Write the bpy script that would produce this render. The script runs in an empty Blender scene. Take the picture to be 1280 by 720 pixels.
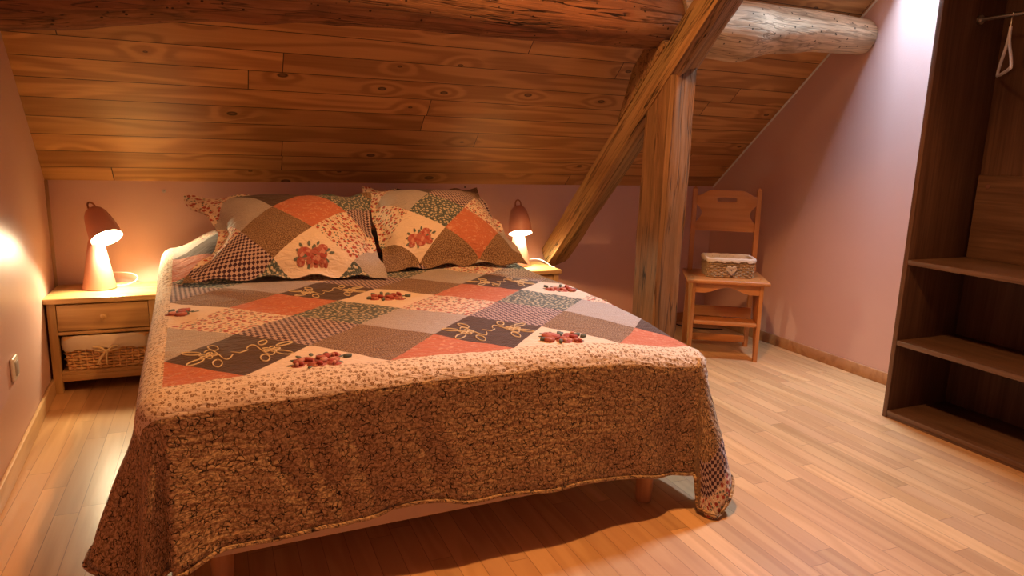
import bpy, bmesh, math, random
from mathutils import Vector, Matrix, noise
random.seed(7)
PI = math.pi
SC = bpy.context.scene
COL = SC.collection

# ------------------------------------------------------------------ helpers
def obj(name, bm, mats, parent=None, smooth=True, angle=35):
    me = bpy.data.meshes.new(name)
    bmesh.ops.recalc_face_normals(bm, faces=bm.faces[:])
    bm.to_mesh(me); bm.free()
    for m in (mats if isinstance(mats, (list, tuple)) else [mats]):
        me.materials.append(m)
    o = bpy.data.objects.new(name, me)
    COL.objects.link(o)
    if parent: o.parent = parent
    if smooth:
        for p in me.polygons: p.use_smooth = True
        if angle: me.set_sharp_from_angle(angle=math.radians(angle))
    return o

def tag(o, label=None, cat=None, group=None, kind=None):
    if label: o['label'] = label
    if cat: o['category'] = cat
    if group: o['group'] = group
    if kind: o['kind'] = kind
    return o

def empty(name, loc=(0, 0, 0), rz=0):
    o = bpy.data.objects.new(name, None); COL.objects.link(o)
    o.empty_display_size = 0.1
    o.location = loc; o.rotation_euler = (0, 0, rz)
    return o

def box(bm, lo, hi, bev=0.0, mat=None, seg=2, M=None):
    lo = Vector(lo); hi = Vector(hi)
    r = bmesh.ops.create_cube(bm, size=1.0)
    vs = r['verts']
    c = (lo + hi) / 2; s = hi - lo
    for v in vs: v.co = Vector((v.co.x * s.x, v.co.y * s.y, v.co.z * s.z)) + c
    fs = set(f for v in vs for f in v.link_faces)
    if bev > 0:
        es = list(set(e for v in vs for e in v.link_edges))
        rb = bmesh.ops.bevel(bm, geom=es, offset=bev, segments=seg, affect='EDGES', profile=0.5, clamp_overlap=True)
        vs = list(set(v for f in rb['faces'] for v in f.verts) | set(v for v in vs if v.is_valid))
    if M is not None:
        for v in vs: v.co = M @ v.co
    return vs

def tube(bm, pts, r, n=8, closed=False, cap=True):
    pts = [Vector(p) for p in pts]
    N = len(pts)
    rr = r if isinstance(r, (list, tuple)) else [r] * N
    rings = []
    up = None
    for i, p in enumerate(pts):
        if closed: t = pts[(i + 1) % N] - pts[i - 1]
        else: t = pts[min(i + 1, N - 1)] - pts[max(i - 1, 0)]
        t.normalize()
        if up is None:
            a = Vector((0, 0, 1)) if abs(t.z) < 0.9 else Vector((1, 0, 0))
            up = (a - t * a.dot(t)).normalized()
        else:
            up = (up - t * up.dot(t))
            if up.length < 1e-6: up = t.orthogonal()
            up.normalize()
        s = t.cross(up)
        rings.append([bm.verts.new(p + (up * math.cos(2 * PI * k / n) + s * math.sin(2 * PI * k / n)) * rr[i]) for k in range(n)])
    for i in range(N if closed else N - 1):
        a = rings[i]; b = rings[(i + 1) % N]
        for k in range(n):
            bm.faces.new((a[k], a[(k + 1) % n], b[(k + 1) % n], b[k]))
    if cap and not closed:
        bm.faces.new(rings[0]); bm.faces.new(rings[-1])

def lathe(bm, prof, n=40, M=None):
    rings = []
    for r, z in prof:
        if r < 1e-5: rings.append([bm.verts.new((0, 0, z))])
        else: rings.append([bm.verts.new((r * math.cos(2 * PI * k / n), r * math.sin(2 * PI * k / n), z)) for k in range(n)])
    for a, b in zip(rings[:-1], rings[1:]):
        for k in range(n):
            q = [a[k % len(a)], a[(k + 1) % len(a)], b[(k + 1) % len(b)], b[k % len(b)]]
            u = []
            for v in q:
                if v not in u: u.append(v)
            if len(u) > 2: bm.faces.new(u)
    if M is not None:
        for rg in rings:
            for v in rg: v.co = M @ v.co

def prism(outer, holes, d, bev=0.003):
    """closed outline in local XZ, holes cut out, thickness d along Y (centred); returns a bmesh"""
    cu = bpy.data.curves.new('tmp', 'CURVE'); cu.dimensions = '2D'; cu.fill_mode = 'BOTH'
    for loop in [outer] + holes:
        sp = cu.splines.new('POLY'); sp.points.add(len(loop) - 1); sp.use_cyclic_u = True
        for p, q in zip(sp.points, loop): p.co = (q[0], q[1], 0, 1)
    cu.extrude = d / 2 - bev; cu.bevel_depth = bev; cu.bevel_resolution = 1; cu.offset = -bev
    o = bpy.data.objects.new('tmp', cu); COL.objects.link(o)
    dg = bpy.context.evaluated_depsgraph_get(); dg.update()
    me = bpy.data.meshes.new_from_object(o.evaluated_get(dg))
    bm = bmesh.new(); bm.from_mesh(me)
    bpy.data.objects.remove(o); bpy.data.curves.remove(cu); bpy.data.meshes.remove(me)
    bmesh.ops.remove_doubles(bm, verts=bm.verts[:], dist=1e-5)
    for v in bm.verts: v.co = Vector((v.co.x, -v.co.z, v.co.y))
    return bm

def xf(bm, M):
    for v in bm.verts: v.co = M @ v.co
    return bm

def uvmap(o, fn):
    me = o.data
    uv = me.uv_layers.new(name='UVMap')
    for l in me.loops:
        uv.data[l.index].uv = fn(me.vertices[l.vertex_index].co)

# ------------------------------------------------------------------ materials
class NT:
    def __init__(s, name, rough=0.6, spec=0.5):
        s.m = bpy.data.materials.new(name); s.m.use_nodes = True
        s.t = s.m.node_tree; s.b = s.t.nodes['Principled BSDF']
        s.b.inputs['Roughness'].default_value = rough
        s.b.inputs['Specular IOR Level'].default_value = spec
    def n(s, typ, ins=None, **props):
        nd = s.t.nodes.new(typ)
        for k, v in props.items(): setattr(nd, k, v)
        for k, v in (ins or {}).items(): s.put(nd.inputs[k], v)
        return nd
    def put(s, inp, v):
        if isinstance(v, bpy.types.NodeSocket): s.t.links.new(v, inp)
        elif isinstance(v, (tuple, list)) and len(v) == 3 and inp.type == 'RGBA': inp.default_value = (*v, 1)
        else: inp.default_value = v
    def math(s, op, a, b=0.0, c=0.0, clamp=False):
        nd = s.n('ShaderNodeMath', operation=op, use_clamp=clamp)
        for i, v in enumerate((a, b, c)): s.put(nd.inputs[i], v)
        return nd.outputs[0]
    def mix(s, f, a, b, blend='MIX'):
        nd = s.n('ShaderNodeMix', data_type='RGBA', blend_type=blend)
        s.put(nd.inputs[0], f); s.put(nd.inputs[6], a); s.put(nd.inputs[7], b)
        return nd.outputs[2]
    def smooth(s, v, lo, hi, a=0.0, b=1.0):
        nd = s.n('ShaderNodeMapRange', {0: v, 1: lo, 2: hi, 3: a, 4: b}, interpolation_type='SMOOTHSTEP')
        return nd.outputs[0]
    def noise(s, vec, scale, detail=2.0, dist=0.0, rough=0.5, w=None):
        nd = s.n('ShaderNodeTexNoise', {'Vector': vec, 'Scale': scale, 'Detail': detail, 'Distortion': dist, 'Roughness': rough})
        if w is not None:
            nd.noise_dimensions = '4D'; s.put(nd.inputs['W'], w)
        return nd.outputs['Fac']
    def vor(s, vec, scale, feature='F1', dim='2D', rnd=1.0):
        nd = s.n('ShaderNodeTexVoronoi', voronoi_dimensions=dim, feature=feature)
        s.put(nd.inputs['Vector'], vec); s.put(nd.inputs['Scale'], scale); s.put(nd.inputs['Randomness'], rnd)
        return nd
    def mapped(s, vec, scale=(1, 1, 1), rot=(0, 0, 0), loc=(0, 0, 0)):
        return s.n('ShaderNodeMapping', {'Vector': vec, 'Location': loc, 'Rotation': rot, 'Scale': scale}).outputs[0]
    def coord(s, kind='Object'): return s.n('ShaderNodeTexCoord').outputs[kind]
    def bump(s, h, strength=0.3, dist=0.01, nrm=None):
        nd = s.n('ShaderNodeBump', {'Height': h, 'Strength': strength, 'Distance': dist})
        if nrm is not None: s.put(nd.inputs['Normal'], nrm)
        s.put(s.b.inputs['Normal'], nd.outputs[0]); return nd.outputs[0]
    def color(s, c): s.put(s.b.inputs['Base Color'], c)

def plain(name, c, rough=0.6, spec=0.5, metal=0.0, nz=0.0):
    t = NT(name, rough, spec)
    t.b.inputs['Metallic'].default_value = metal
    if nz:
        f = t.noise(t.coord(), 25, 3)
        t.color(t.mix(t.math('MULTIPLY', f, nz), c, tuple(x * 0.6 for x in c)))
    else: t.color(c)
    return t.m

AX = {'X': (0, 0, 0), 'Y': (0, 0, -PI / 2), 'Z': (0, PI / 2, 0)}
def wood(name, dark, light, axis='X', rings=9.0, rough=0.5, fibre=0.35, bump=0.15, cracks=0.0, spec=0.4, scale=1.0, tint=None, worm=0.0):
    """solid timber: grain runs along the object's own axis"""
    t = NT(name, rough, spec)
    v = t.mapped(t.coord(), rot=AX[axis])
    g = t.mapped(v, scale=(0.55 * scale, 5.5 * scale, 5.5 * scale))
    n1 = t.noise(g, 1.0, 2.5, 0.5)
    ring = t.math('SINE', t.math('MULTIPLY', n1, rings * 6.0))
    ring = t.smooth(ring, -1.0, 1.0)
    fb = t.smooth(t.noise(t.mapped(v, scale=(2.2 * scale, 75 * scale, 75 * scale)), 1.0, 5, 0.3, 0.65), 0.30, 0.70)
    f = t.math('ADD', t.math('MULTIPLY', ring, 1 - fibre), t.math('MULTIPLY', fb, fibre), clamp=True)
    c = t.mix(f, dark, light)
    if tint:
        big = t.smooth(t.noise(t.mapped(v, scale=(1.2, 4, 4)), 1.6, 4, 0.6), 0.42, 0.62)
        c = t.mix(big, c, t.mix(f, tuple(x * .55 for x in tint), tint))
    h = f
    if cracks:
        cr = t.noise(t.mapped(v, scale=(0.45, 11, 11), loc=(3, 1, 2)), 1.0, 4, 0.3, 0.6)
        cr = t.smooth(t.math('ABSOLUTE', t.math('SUBTRACT', cr, 0.5)), 0.002, 0.013)
        keep = t.smooth(t.noise(t.mapped(v, scale=(0.6, 3, 3)), 2.2, 1), 0.44, 0.50)
        cr = t.math('MAXIMUM', cr, keep)
        cr2 = t.noise(t.mapped(v, scale=(0.9, 30, 30), loc=(1, 4, 2)), 1.0, 3, 0.3)
        cr = t.math('MINIMUM', cr, t.smooth(t.math('ABSOLUTE', t.math('SUBTRACT', cr2, 0.47)), 0.0, 0.03, 0.35, 1.0))
        cr = t.math('MAXIMUM', cr, 1.0 - cracks)
        c = t.mix(cr, tuple(x * 0.12 for x in dark), c)
        h = t.math('ADD', t.math('MULTIPLY', f, 0.25), cr)
    if worm:
        d = t.vor(v, 26, dim='3D').outputs['Distance']
        wm = t.smooth(d, 0.10, 0.16)
        blot = t.noise(t.mapped(v, scale=(1.5, 5, 5)), 3.0, 5, 1.2)
        c = t.mix(t.smooth(blot, 0.50, 0.62), c, t.mix(0.5, c, tuple(x * 0.6 for x in dark)))
        c = t.mix(wm, tuple(x * 0.2 for x in dark), c)
    t.color(c); t.bump(h, 0.6 if cracks else 0.25, bump * 0.02)
    return t.m

def planks(name, lw, rh, dark, light, uvscale=1.0, rough=0.45, knots=True, mort=0.0022, seam=(0.05, 0.02, 0.008), rings=8.0, contrast=0.5, spec=0.45, vary=None, tone=0.34):
    t = NT(name, rough, spec)
    uv = t.coord('UV')
    sp = t.n('ShaderNodeSeparateXYZ', {0: uv})
    row = t.math('FLOOR', t.math('DIVIDE', sp.outputs[1], rh))
    hs = t.math('FRACT', t.math('MULTIPLY', t.math('SINE', t.math('MULTIPLY', row, 12.9898)), 4375.85))
    uv = t.n('ShaderNodeCombineXYZ', {0: t.math('MULTIPLY_ADD', hs, lw * 1.7, sp.outputs[0]), 1: sp.outputs[1]}).outputs[0]
    br = t.n('ShaderNodeTexBrick', {'Vector': uv, 'Color1': (0, 0, 0), 'Color2': (1, 1, 1), 'Mortar': (0.5, 0.5, 0.5), 'Scale': 1.0,
             'Mortar Size': mort, 'Mortar Smooth': 0.2, 'Bias': 0.0, 'Brick Width': lw, 'Row Height': rh}, offset=0.0, offset_frequency=2)
    rnd = t.n('ShaderNodeSeparateColor', {0: br.outputs['Color']}).outputs[0]
    w = t.math('MULTIPLY', rnd, 37.0)
    g = t.mapped(uv, scale=(0.75, 7.5, 1))
    n1 = t.noise(g, 1.0, 2.0, 0.35, w=w)
    if knots:
        kv = t.vor(t.mapped(uv, scale=(2.1, 3.9, 1), loc=(0.3, 0.7, 0)), 1.0)
        # distance to the knot in metres-like units
        kd = kv.outputs['Distance']
        kr = t.n('ShaderNodeSeparateColor', {0: kv.outputs['Color']})
        has = t.math('GREATER_THAN', kr.outputs[0], 0.33)
        size = t.math('MULTIPLY_ADD', kr.outputs[1], 0.045, 0.02)
        kn = t.math('MULTIPLY', t.smooth(t.math('DIVIDE', kd, size), 0.75, 1.15, 1.0, 0.0), has)
        bend = t.math('MULTIPLY', t.smooth(kd, 0.0, 0.30, 1.0, 0.0), has)
        n1 = t.math('ADD', n1, t.math('MULTIPLY', bend, 0.22))
    ring = t.smooth(t.math('SINE', t.math('MULTIPLY', n1, rings * 6)), -1.0, 1.0)
    fb = t.noise(t.mapped(uv, scale=(1.6, 90, 1)), 1.0, 4, 0.2, w=w)
    f = t.math('ADD', t.math('MULTIPLY', ring, contrast), t.math('MULTIPLY', fb, 1 - contrast), clamp=True)
    c = t.mix(f, dark, light)
    v2 = t.math('MULTIPLY_ADD', rnd, tone, 1.0 - tone * .55)
    c = t.mix(1.0, c, t.n('ShaderNodeCombineColor', {0: v2, 1: v2, 2: v2}).outputs[0], 'MULTIPLY')
    if vary: c = t.mix(t.math('MULTIPLY', t.math('FRACT', t.math('MULTIPLY', rnd, 7.3)), 0.55), c, vary)
    if knots:
        core = t.mix(t.smooth(t.math('DIVIDE', kd, size), 0.2, 0.9), (0.16, 0.075, 0.03), (0.03, 0.012, 0.006))
        c = t.mix(t.math('MULTIPLY', kn, 0.92), c, core)
    c = t.mix(br.outputs['Fac'], c, seam)
    t.color(c)
    h = t.math('SUBTRACT', t.math('MULTIPLY', f, 0.12), br.outputs['Fac'])
    t.bump(h, 0.5, 0.004)
    return t.m

QS = 1.0
def fabric(name, base, layers=(), var=0.12, quilt=0.55, rough=0.85, kind=None, alt=None, qscale=34):
    """printed cotton; layers = (kind, cells per metre, lo, hi, colour, offset)"""
    t = NT(name, rough, 0.2)
    uv = t.coord('UV')
    nz = t.noise(uv, 220, 2)
    c = t.mix(nz, tuple(x * (1 - var) for x in base), tuple(min(1, x * (1 + var)) for x in base))
    if kind == 'check':
        ck = t.n('ShaderNodeTexChecker', {'Vector': t.mapped(uv, rot=(0, 0, 0.75), loc=(.003, .002, 0)), 'Scale': 84.0})
        c = t.mix(ck.outputs['Fac'], c, alt)
    if kind == 'crackle':
        dv = t.n('ShaderNodeVectorMath', {0: uv, 1: t.n('ShaderNodeVectorMath', {0: t.n('ShaderNodeTexNoise', {'Vector': uv, 'Scale': 55.0, 'Detail': 2.0}).outputs['Color'], 1: (0.022, 0.022, 0)}, operation='MULTIPLY').outputs[0]}, operation='ADD').outputs[0]
        mot = t.smooth(t.noise(uv, 130, 4, 0.8), 0.38, 0.62)
        c = t.mix(mot, c, alt)
        v = t.vor(dv, 72, 'DISTANCE_TO_EDGE').outputs['Distance']
        gap = t.smooth(t.noise(uv, 45, 1), 0.42, 0.56)
        c = t.mix(t.math('MAXIMUM', t.smooth(v, 0.03, 0.12), t.math('MULTIPLY', gap, 0.8)), (0.022, 0.011, 0.007), c)
    if kind == 'stripe':
        wv = t.n('ShaderNodeTexWave', {'Vector': t.mapped(uv, rot=(0, 0, .78)), 'Scale': 42.0, 'Distortion': 0.4}, wave_type='BANDS')
        c = t.mix(t.math('MULTIPLY', wv.outputs['Fac'], 0.35), c, alt)
    for (k, sc, lo, hi, colr, off) in layers:
        vec = t.mapped(uv, loc=(off, off * 1.7, 0))
        if k == 'dot':
            vo = t.vor(vec, sc); msk = t.smooth(vo.outputs['Distance'], lo, hi, 1, 0)
        elif k == 'ring':
            vo = t.vor(vec, sc, rnd=0.75); d = vo.outputs['Distance']
            rs = t.n('ShaderNodeSeparateColor', {0: vo.outputs['Color']}).outputs[0]
            rad = t.math('MULTIPLY_ADD', rs, 0.16, lo)
            dd = t.math('DIVIDE', d, rad)
            msk = t.math('SUBTRACT', t.smooth(dd, 0.85, 1.1, 1, 0), t.math('MULTIPLY', t.smooth(dd, 0.2, 0.55, 1, 0), 0.55))
        elif k == 'blob':
            msk = t.smooth(t.noise(vec, sc, 4, 1.2), lo, hi)
        c = t.mix(msk, c, colr)
    t.color(c)
    qv = t.mapped(uv, scale=(0.62, 1.5, 1))
    q1 = t.noise(qv, qscale, 2.0, 1.6)
    q2 = t.vor(qv, qscale * 1.25, 'SMOOTH_F1').outputs['Distance']
    h = t.math('ADD', q1, t.math('MULTIPLY', q2, 0.5))
    t.bump(h, quilt, 0.012)
    t.b.inputs['Sheen Weight'].default_value = 0.15
    return t.m

M = {}
def wall_paint(name, c):
    t = NT(name, 0.42, 0.35)
    f = t.noise(t.coord(), 2.2, 4, 0.3)
    t.color(t.mix(f, tuple(x * .92 for x in c), tuple(min(1, x * 1.06) for x in c)))
    v = t.n('ShaderNodeTexNoise', {'Vector': t.coord(), 'Scale': 160.0, 'Detail': 3.0}).outputs['Fac']
    t.bump(v, 0.25, 0.002); return t.m
M['paint'] = wall_paint('pink_paint', (0.63, 0.40, 0.335))
M['white'] = plain('white_plaster', (0.7, 0.68, 0.65), 0.8)
M['ceil'] = planks('pine_boards', 2.5, 0.113, (0.29, 0.122, 0.035), (0.64, 0.345, 0.12), rough=0.40, contrast=0.48, rings=6.0)
M['floor'] = planks('laminate_strips', 0.62, 0.068, (0.50, 0.265, 0.10), (0.70, 0.43, 0.19), rough=0.34, tone=0.34, knots=False, mort=0.0009, seam=(0.30, 0.15, 0.06), rings=6.5, contrast=0.5, spec=0.5, vary=(0.55, 0.30, 0.15))
M['bb'] = wood('baseboard_pine', (0.55, 0.33, 0.15), (0.72, 0.48, 0.25), 'Y', 6, 0.4, bump=.02)
M['bbx'] = wood('baseboard_pine_across', (0.42, 0.22, 0.10), (0.55, 0.32, 0.15), 'X', 6, 0.4, bump=.02)
M['oldX'] = wood('old_log_timber', (0.19, 0.082, 0.032), (0.32, 0.15, 0.062), 'X', 7, 0.72, 0.6, 0.5, cracks=1, spec=.2, tint=(0.30, 0.12, 0.05), worm=1)
M['paleX'] = wood('daylit_log_timber', (0.50, 0.36, 0.21), (0.76, 0.58, 0.37), 'X', 6, 0.75, 0.6, 0.4, cracks=.45, spec=.2, tint=(0.66, 0.46, 0.27), worm=1)  # daylight on the log's right end is put into this paler wood
M['oldZ'] = wood('old_post_timber', (0.20, 0.095, 0.038), (0.32, 0.165, 0.070), 'Z', 8, 0.7, 0.65, 0.5, cracks=1, spec=.2, tint=(0.28, 0.145, 0.06))
M['oldR'] = wood('old_rafter_timber', (0.24, 0.12, 0.044), (0.40, 0.22, 0.085), 'X', 6, 0.65, 0.6, 0.5, cracks=1, spec=.25, tint=(0.40, 0.24, 0.09))
M['waln'] = wood('dark_oak_laminate', (0.075, 0.036, 0.021), (0.155, 0.08, 0.046), 'Z', 5, 0.42, 0.7, 0.03, spec=.4)
M['walnY'] = wood('dark_oak_laminate_lengthwise', (0.08, 0.038, 0.021), (0.165, 0.088, 0.05), 'Y', 5, 0.36, 0.7, 0.03, spec=.45)
M['acac'] = wood('honey_acacia', (0.44, 0.25, 0.09), (0.66, 0.42, 0.17), 'X', 8, 0.38, 0.4, 0.03)
M['acacZ'] = wood('honey_acacia_upright', (0.42, 0.24, 0.085), (0.62, 0.39, 0.15), 'Z', 7, 0.4, 0.4, 0.03)
M['pineX'] = wood('varnished_pine', (0.48, 0.18, 0.05), (0.60, 0.26, 0.08), 'X', 6, 0.32, 0.4, 0.02)
M['pineZ'] = wood('varnished_pine_upright', (0.45, 0.17, 0.048), (0.57, 0.25, 0.075), 'Z', 6, 0.34, 0.4, 0.02)
M['beech'] = wood('beech_leg', (0.45, 0.22, 0.09), (0.58, 0.32, 0.15), 'Z', 6, 0.4, 0.4, 0.02)
M['lamp'] = plain('matte_pink_lacquer', (0.60, 0.27, 0.19), 0.5)
M['lampin'] = plain('white_shade_lining', (0.85, 0.82, 0.78), 0.6)
M['strap'] = plain('brown_leather', (0.36, 0.13, 0.06), 0.6)
M['cable'] = plain('pale_cable', (0.75, 0.70, 0.62), 0.4)
M['black'] = plain('black_rubber', (0.012, 0.011, 0.01), 0.5)
M['ivory'] = plain('ivory_plastic', (0.74, 0.66, 0.54), 0.35)
M['grey'] = plain('grey_plastic', (0.42, 0.38, 0.34), 0.4)
M['metal'] = plain('brushed_steel', (0.55, 0.52, 0.5), 0.3, metal=1.0)
M['hang'] = plain('white_plastic', (0.80, 0.78, 0.80), 0.3)
M['base'] = plain('cream_base_fabric', (0.66, 0.48, 0.33), 0.9, 0.1, nz=.2)
M['matt'] = plain('white_mattress_ticking', (0.72, 0.66, 0.6), 0.9, 0.1)
M['wick'] = plain('honey_wicker', (0.82, 0.50, 0.21), 0.55, nz=.6)
M['wick2'] = plain('brown_seagrass', (0.50, 0.34, 0.18), 0.7, nz=.7)
M['linen'] = plain('cream_linen', (0.72, 0.60, 0.44), 0.9, 0.1, nz=.25)
M['linen2'] = plain('pale_linen', (0.74, 0.64, 0.52), 0.9, 0.1, nz=.25)
M['rib'] = plain('gold_ribbon', (0.68, 0.50, 0.26), 0.6)
t = NT('lamp_glow'); t.b.inputs['Base Color'].default_value = (1, .9, .75, 1)
t.b.inputs['Emission Color'].default_value = (1.0, 0.88, 0.58, 1); t.b.inputs['Emission Strength'].default_value = 60.0
M['glow'] = t.m
M['glow2'] = t.m.copy(); M['glow2'].name = 'lamp_glow_left'; M['glow2'].node_tree.nodes['Principled BSDF'].inputs['Emission Strength'].default_value = 48.0

# quilt prints
F = {}
F['O'] = fabric('orange_print', (0.50, 0.15, 0.07), [('blob', 60, .54, .66, (0.60, 0.28, 0.16), .1)])
F['D'] = fabric('dark_brown_cloth', (0.075, 0.043, 0.028), kind='stripe', alt=(0.16, 0.10, 0.065))
F['S'] = fabric('brown_speckled_print', (0.155, 0.082, 0.042), [('dot', 190, .22, .42, (0.40, 0.26, 0.14), .1)])
F['P'] = fabric('plum_check', (0.065, 0.025, 0.035), kind='check', alt=(0.50, 0.36, 0.30))
F['T'] = fabric('teal_flower_print', (0.075, 0.092, 0.078), [('dot', 62, .22, .36, (0.58, 0.48, 0.32), .2), ('dot', 130, .12, .24, (0.30, 0.28, 0.2), .5)])
F['G'] = fabric('grey_print', (0.36, 0.30, 0.255), [('dot', 230, .2, .42, (0.52, 0.44, 0.37), .3)])
F['F'] = fabric('small_flower_print', (0.72, 0.56, 0.40), [('dot', 52, .15, .27, (0.14, 0.15, 0.11), .33), ('dot', 36, .20, .30, (0.38, 0.06, 0.04), .7), ('dot', 70, .10, .19, (0.55, 0.22, 0.12), .15)])
F['R'] = fabric('cream_cloth', (0.74, 0.58, 0.42))
F['C'] = fabric('cream_dotted_border', (0.72, 0.56, 0.38), [('ring', 62, .16, .3, (0.24, 0.12, 0.04), .3), ('dot', 120, .12, .2, (0.36, 0.2, 0.08), .8)], qscale=26)
F['K'] = fabric('brown_crackle_border', (0.25, 0.14, 0.062), kind='crackle', alt=(0.56, 0.37, 0.18), quilt=.8, qscale=30)
F['thread'] = plain('cream_embroidery_thread', (0.62, 0.47, 0.27), 0.8, 0.2)
F['rose1'] = plain('rose_red', (0.37, 0.075, 0.055), 0.85, 0.2)
F['rose2'] = plain('rose_pink', (0.55, 0.24, 0.17), 0.85, 0.2)
F['rose3'] = plain('rose_dusty', (0.42, 0.13, 0.09), 0.85, 0.2)
F['leafg'] = plain('rose_leaf_teal', (0.13, 0.15, 0.12), 0.85, 0.2)
FK = list(F.keys()); FM = [F[k] for k in FK]

def patch_kind(u, v, d):
    """diamond patchwork; origin on a corner of the field: (0,0) is the centre of a half-row patch"""
    A = round((u - v) / d); B = round((u + v) / d)
    r2 = (B - A - 1) % 8; i2 = A + B            # r2: 0,2,4,6 whole rows ; 1,3,5,7 half rows
    tab = {0: 'DS', 2: 'FT', 4: 'SD', 6: 'TF', 7: 'OR', 1: 'GP', 3: 'RO', 5: 'PG'}
    i = (i2 - 1) // 2 if r2 % 2 == 0 else i2 // 2
    return tab[r2][i % 2], (A + B) * d / 2, (B - A) * d / 2

# ------------------------------------------------------------------ room
XL = lambda y: -0.668 - 0.047 * (y - 2.38)      # left wall leans out a little in plan
XR, D, KNEE, SL = 3.22, 3.965, 0.955, 0.877
YF, ZT = -1.3, 2.85
YT = D - (ZT - KNEE) / SL
zc = lambda y: KNEE + SL * (D - y)
def quad(bm, ps): return bm.faces.new([bm.verts.new(p) for p in ps])

bm = bmesh.new(); box(bm, (-1.2, YF - .1, -0.12), (XR + .2, D + .15, 0))
fl = tag(obj('floor', bm, M['floor'], smooth=False), kind='structure'); uvmap(fl, lambda c: (c.y + .11, c.x + .03))
bm = bmesh.new(); box(bm, (-1.2, D, 0), (XR + .2, D + .12, KNEE + .2))
tag(obj('wall_back', bm, M['paint'], smooth=False), kind='structure')
def side_wall(name, x0, x1, th):
    bm = bmesh.new()
    prof = [(YF - .1, 0), (D + .1, 0), (D + .1, zc(D) + .08), (YT, ZT + .12), (YF - .1, ZT + .12)]
    a = [bm.verts.new((x0 + (x1 - x0) * (y - YF) / (D - YF), y, z)) for y, z in prof]
    b = [bm.verts.new((v.co.x + th, v.co.y, v.co.z)) for v in a]
    bm.faces.new(a); bm.faces.new(b)
    for k in range(5): bm.faces.new((a[k], a[(k + 1) % 5], b[(k + 1) % 5], b[k]))
    return tag(obj(name, bm, M['paint'], smooth=False), kind='structure')
side_wall('wall_left', XL(YF), XL(D), -.12)
side_wall('wall_right', XR, XR, .12)
bm = bmesh.new(); box(bm, (-1.2, YF - .12, 0), (XR + .2, YF, ZT + .1))
tag(obj('wall_front', bm, M['paint'], smooth=False), kind='structure')
# sloping board ceiling with the roof-window opening, then the flat part behind the camera
SX0, SX1, SY0, SY1 = 2.45, 3.17, 1.92, 2.615
bm = bmesh.new()
def slope_quad(x0, x1, y0, y1):
    quad(bm, [(x0, y0, zc(y0)), (x1, y0, zc(y0)), (x1, y1, zc(y1)), (x0, y1, zc(y1))])
X0, X1 = -.95, XR + .05
slope_quad(X0, X1, SY1, D + .06); slope_quad(X0, X1, YT, SY0); slope_quad(X0, SX0, SY0, SY1); slope_quad(SX1, X1, SY0, SY1)
quad(bm, [(X0, YF, ZT), (X1, YF, ZT), (X1, YT, ZT), (X0, YT, ZT)])
ce = tag(obj('ceiling', bm, M['ceil'], smooth=False), kind='structure'); uvmap(ce, lambda c: (c.x + .45, (D - c.y) * 1.33 + .012))
# roof window: vertical lower reveal, level upper reveal
bm = bmesh.new()
u = 0.48
lo = [(SX0, SY0, zc(SY0)), (SX1, SY0, zc(SY0)), (SX1, SY1, zc(SY1)), (SX0, SY1, zc(SY1))]
hi = [(SX0, SY0 + .10, zc(SY0) + u), (SX1, SY0 + .10, zc(SY0) + u), (SX1, SY1, zc(SY1) + u), (SX0, SY1, zc(SY1) + u)]
for k in range(4): quad(bm, [lo[k], lo[(k + 1) % 4], hi[(k + 1) % 4], hi[k]])
wn = tag(obj('window_1', bm, M['white'], smooth=False), kind='structure')
bm = bmesh.new()
for k in range(4): tube(bm, [hi[k], hi[(k + 1) % 4]], .03, 4)
obj('window_frame', bm, M['acac'], wn, smooth=False)

def bboard(name, pts, h, th, m):
    bm = bmesh.new()
    (x0, y0), (x1, y1) = pts
    d = Vector((x1 - x0, y1 - y0, 0)); L = d.length; ang = math.atan2(d.y, d.x)
    box(bm, (0, 0, 0), (L, th, h), .004)
    xf(bm, Matrix.Translation((x0, y0, 0)) @ Matrix.Rotation(ang, 4, 'Z'))
    return tag(obj(name, bm, m), kind='structure')
bboard('baseboard_left', ((XL(D) + .001, D), (XL(YF) + .001, YF)), .072, .014, M['bb'])
M['bbr'] = wood('baseboard_pine_shaded', (0.36, 0.17, 0.07), (0.48, 0.25, 0.11), 'X', 6, 0.4, bump=.02)  # weaker light along the right wall put into a darker pine
bboard('baseboard_right', ((XR, YF), (XR, D)), .066, .014, M['bbr'])
bboard('baseboard_back', ((XR - .015, D), (XL(D) + .016, D)), .066, .014, M['bbx'])
bm = bmesh.new(); box(bm, (XL(D) - .005, D - .014, .066), (XL(D) + .014, D, KNEE), .003)
tag(obj('trim_1', bm, plain('corner_strip_wood', (.40, .25, .14), .5)), kind='structure')
bm = bmesh.new(); tube(bm, [(XR - .004, y, zc(y) - .004) for y in (D, 3.4, 3.0, 2.62)], .006, 6)
tag(obj('trim_2', bm, M['white']), kind='structure')

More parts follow.
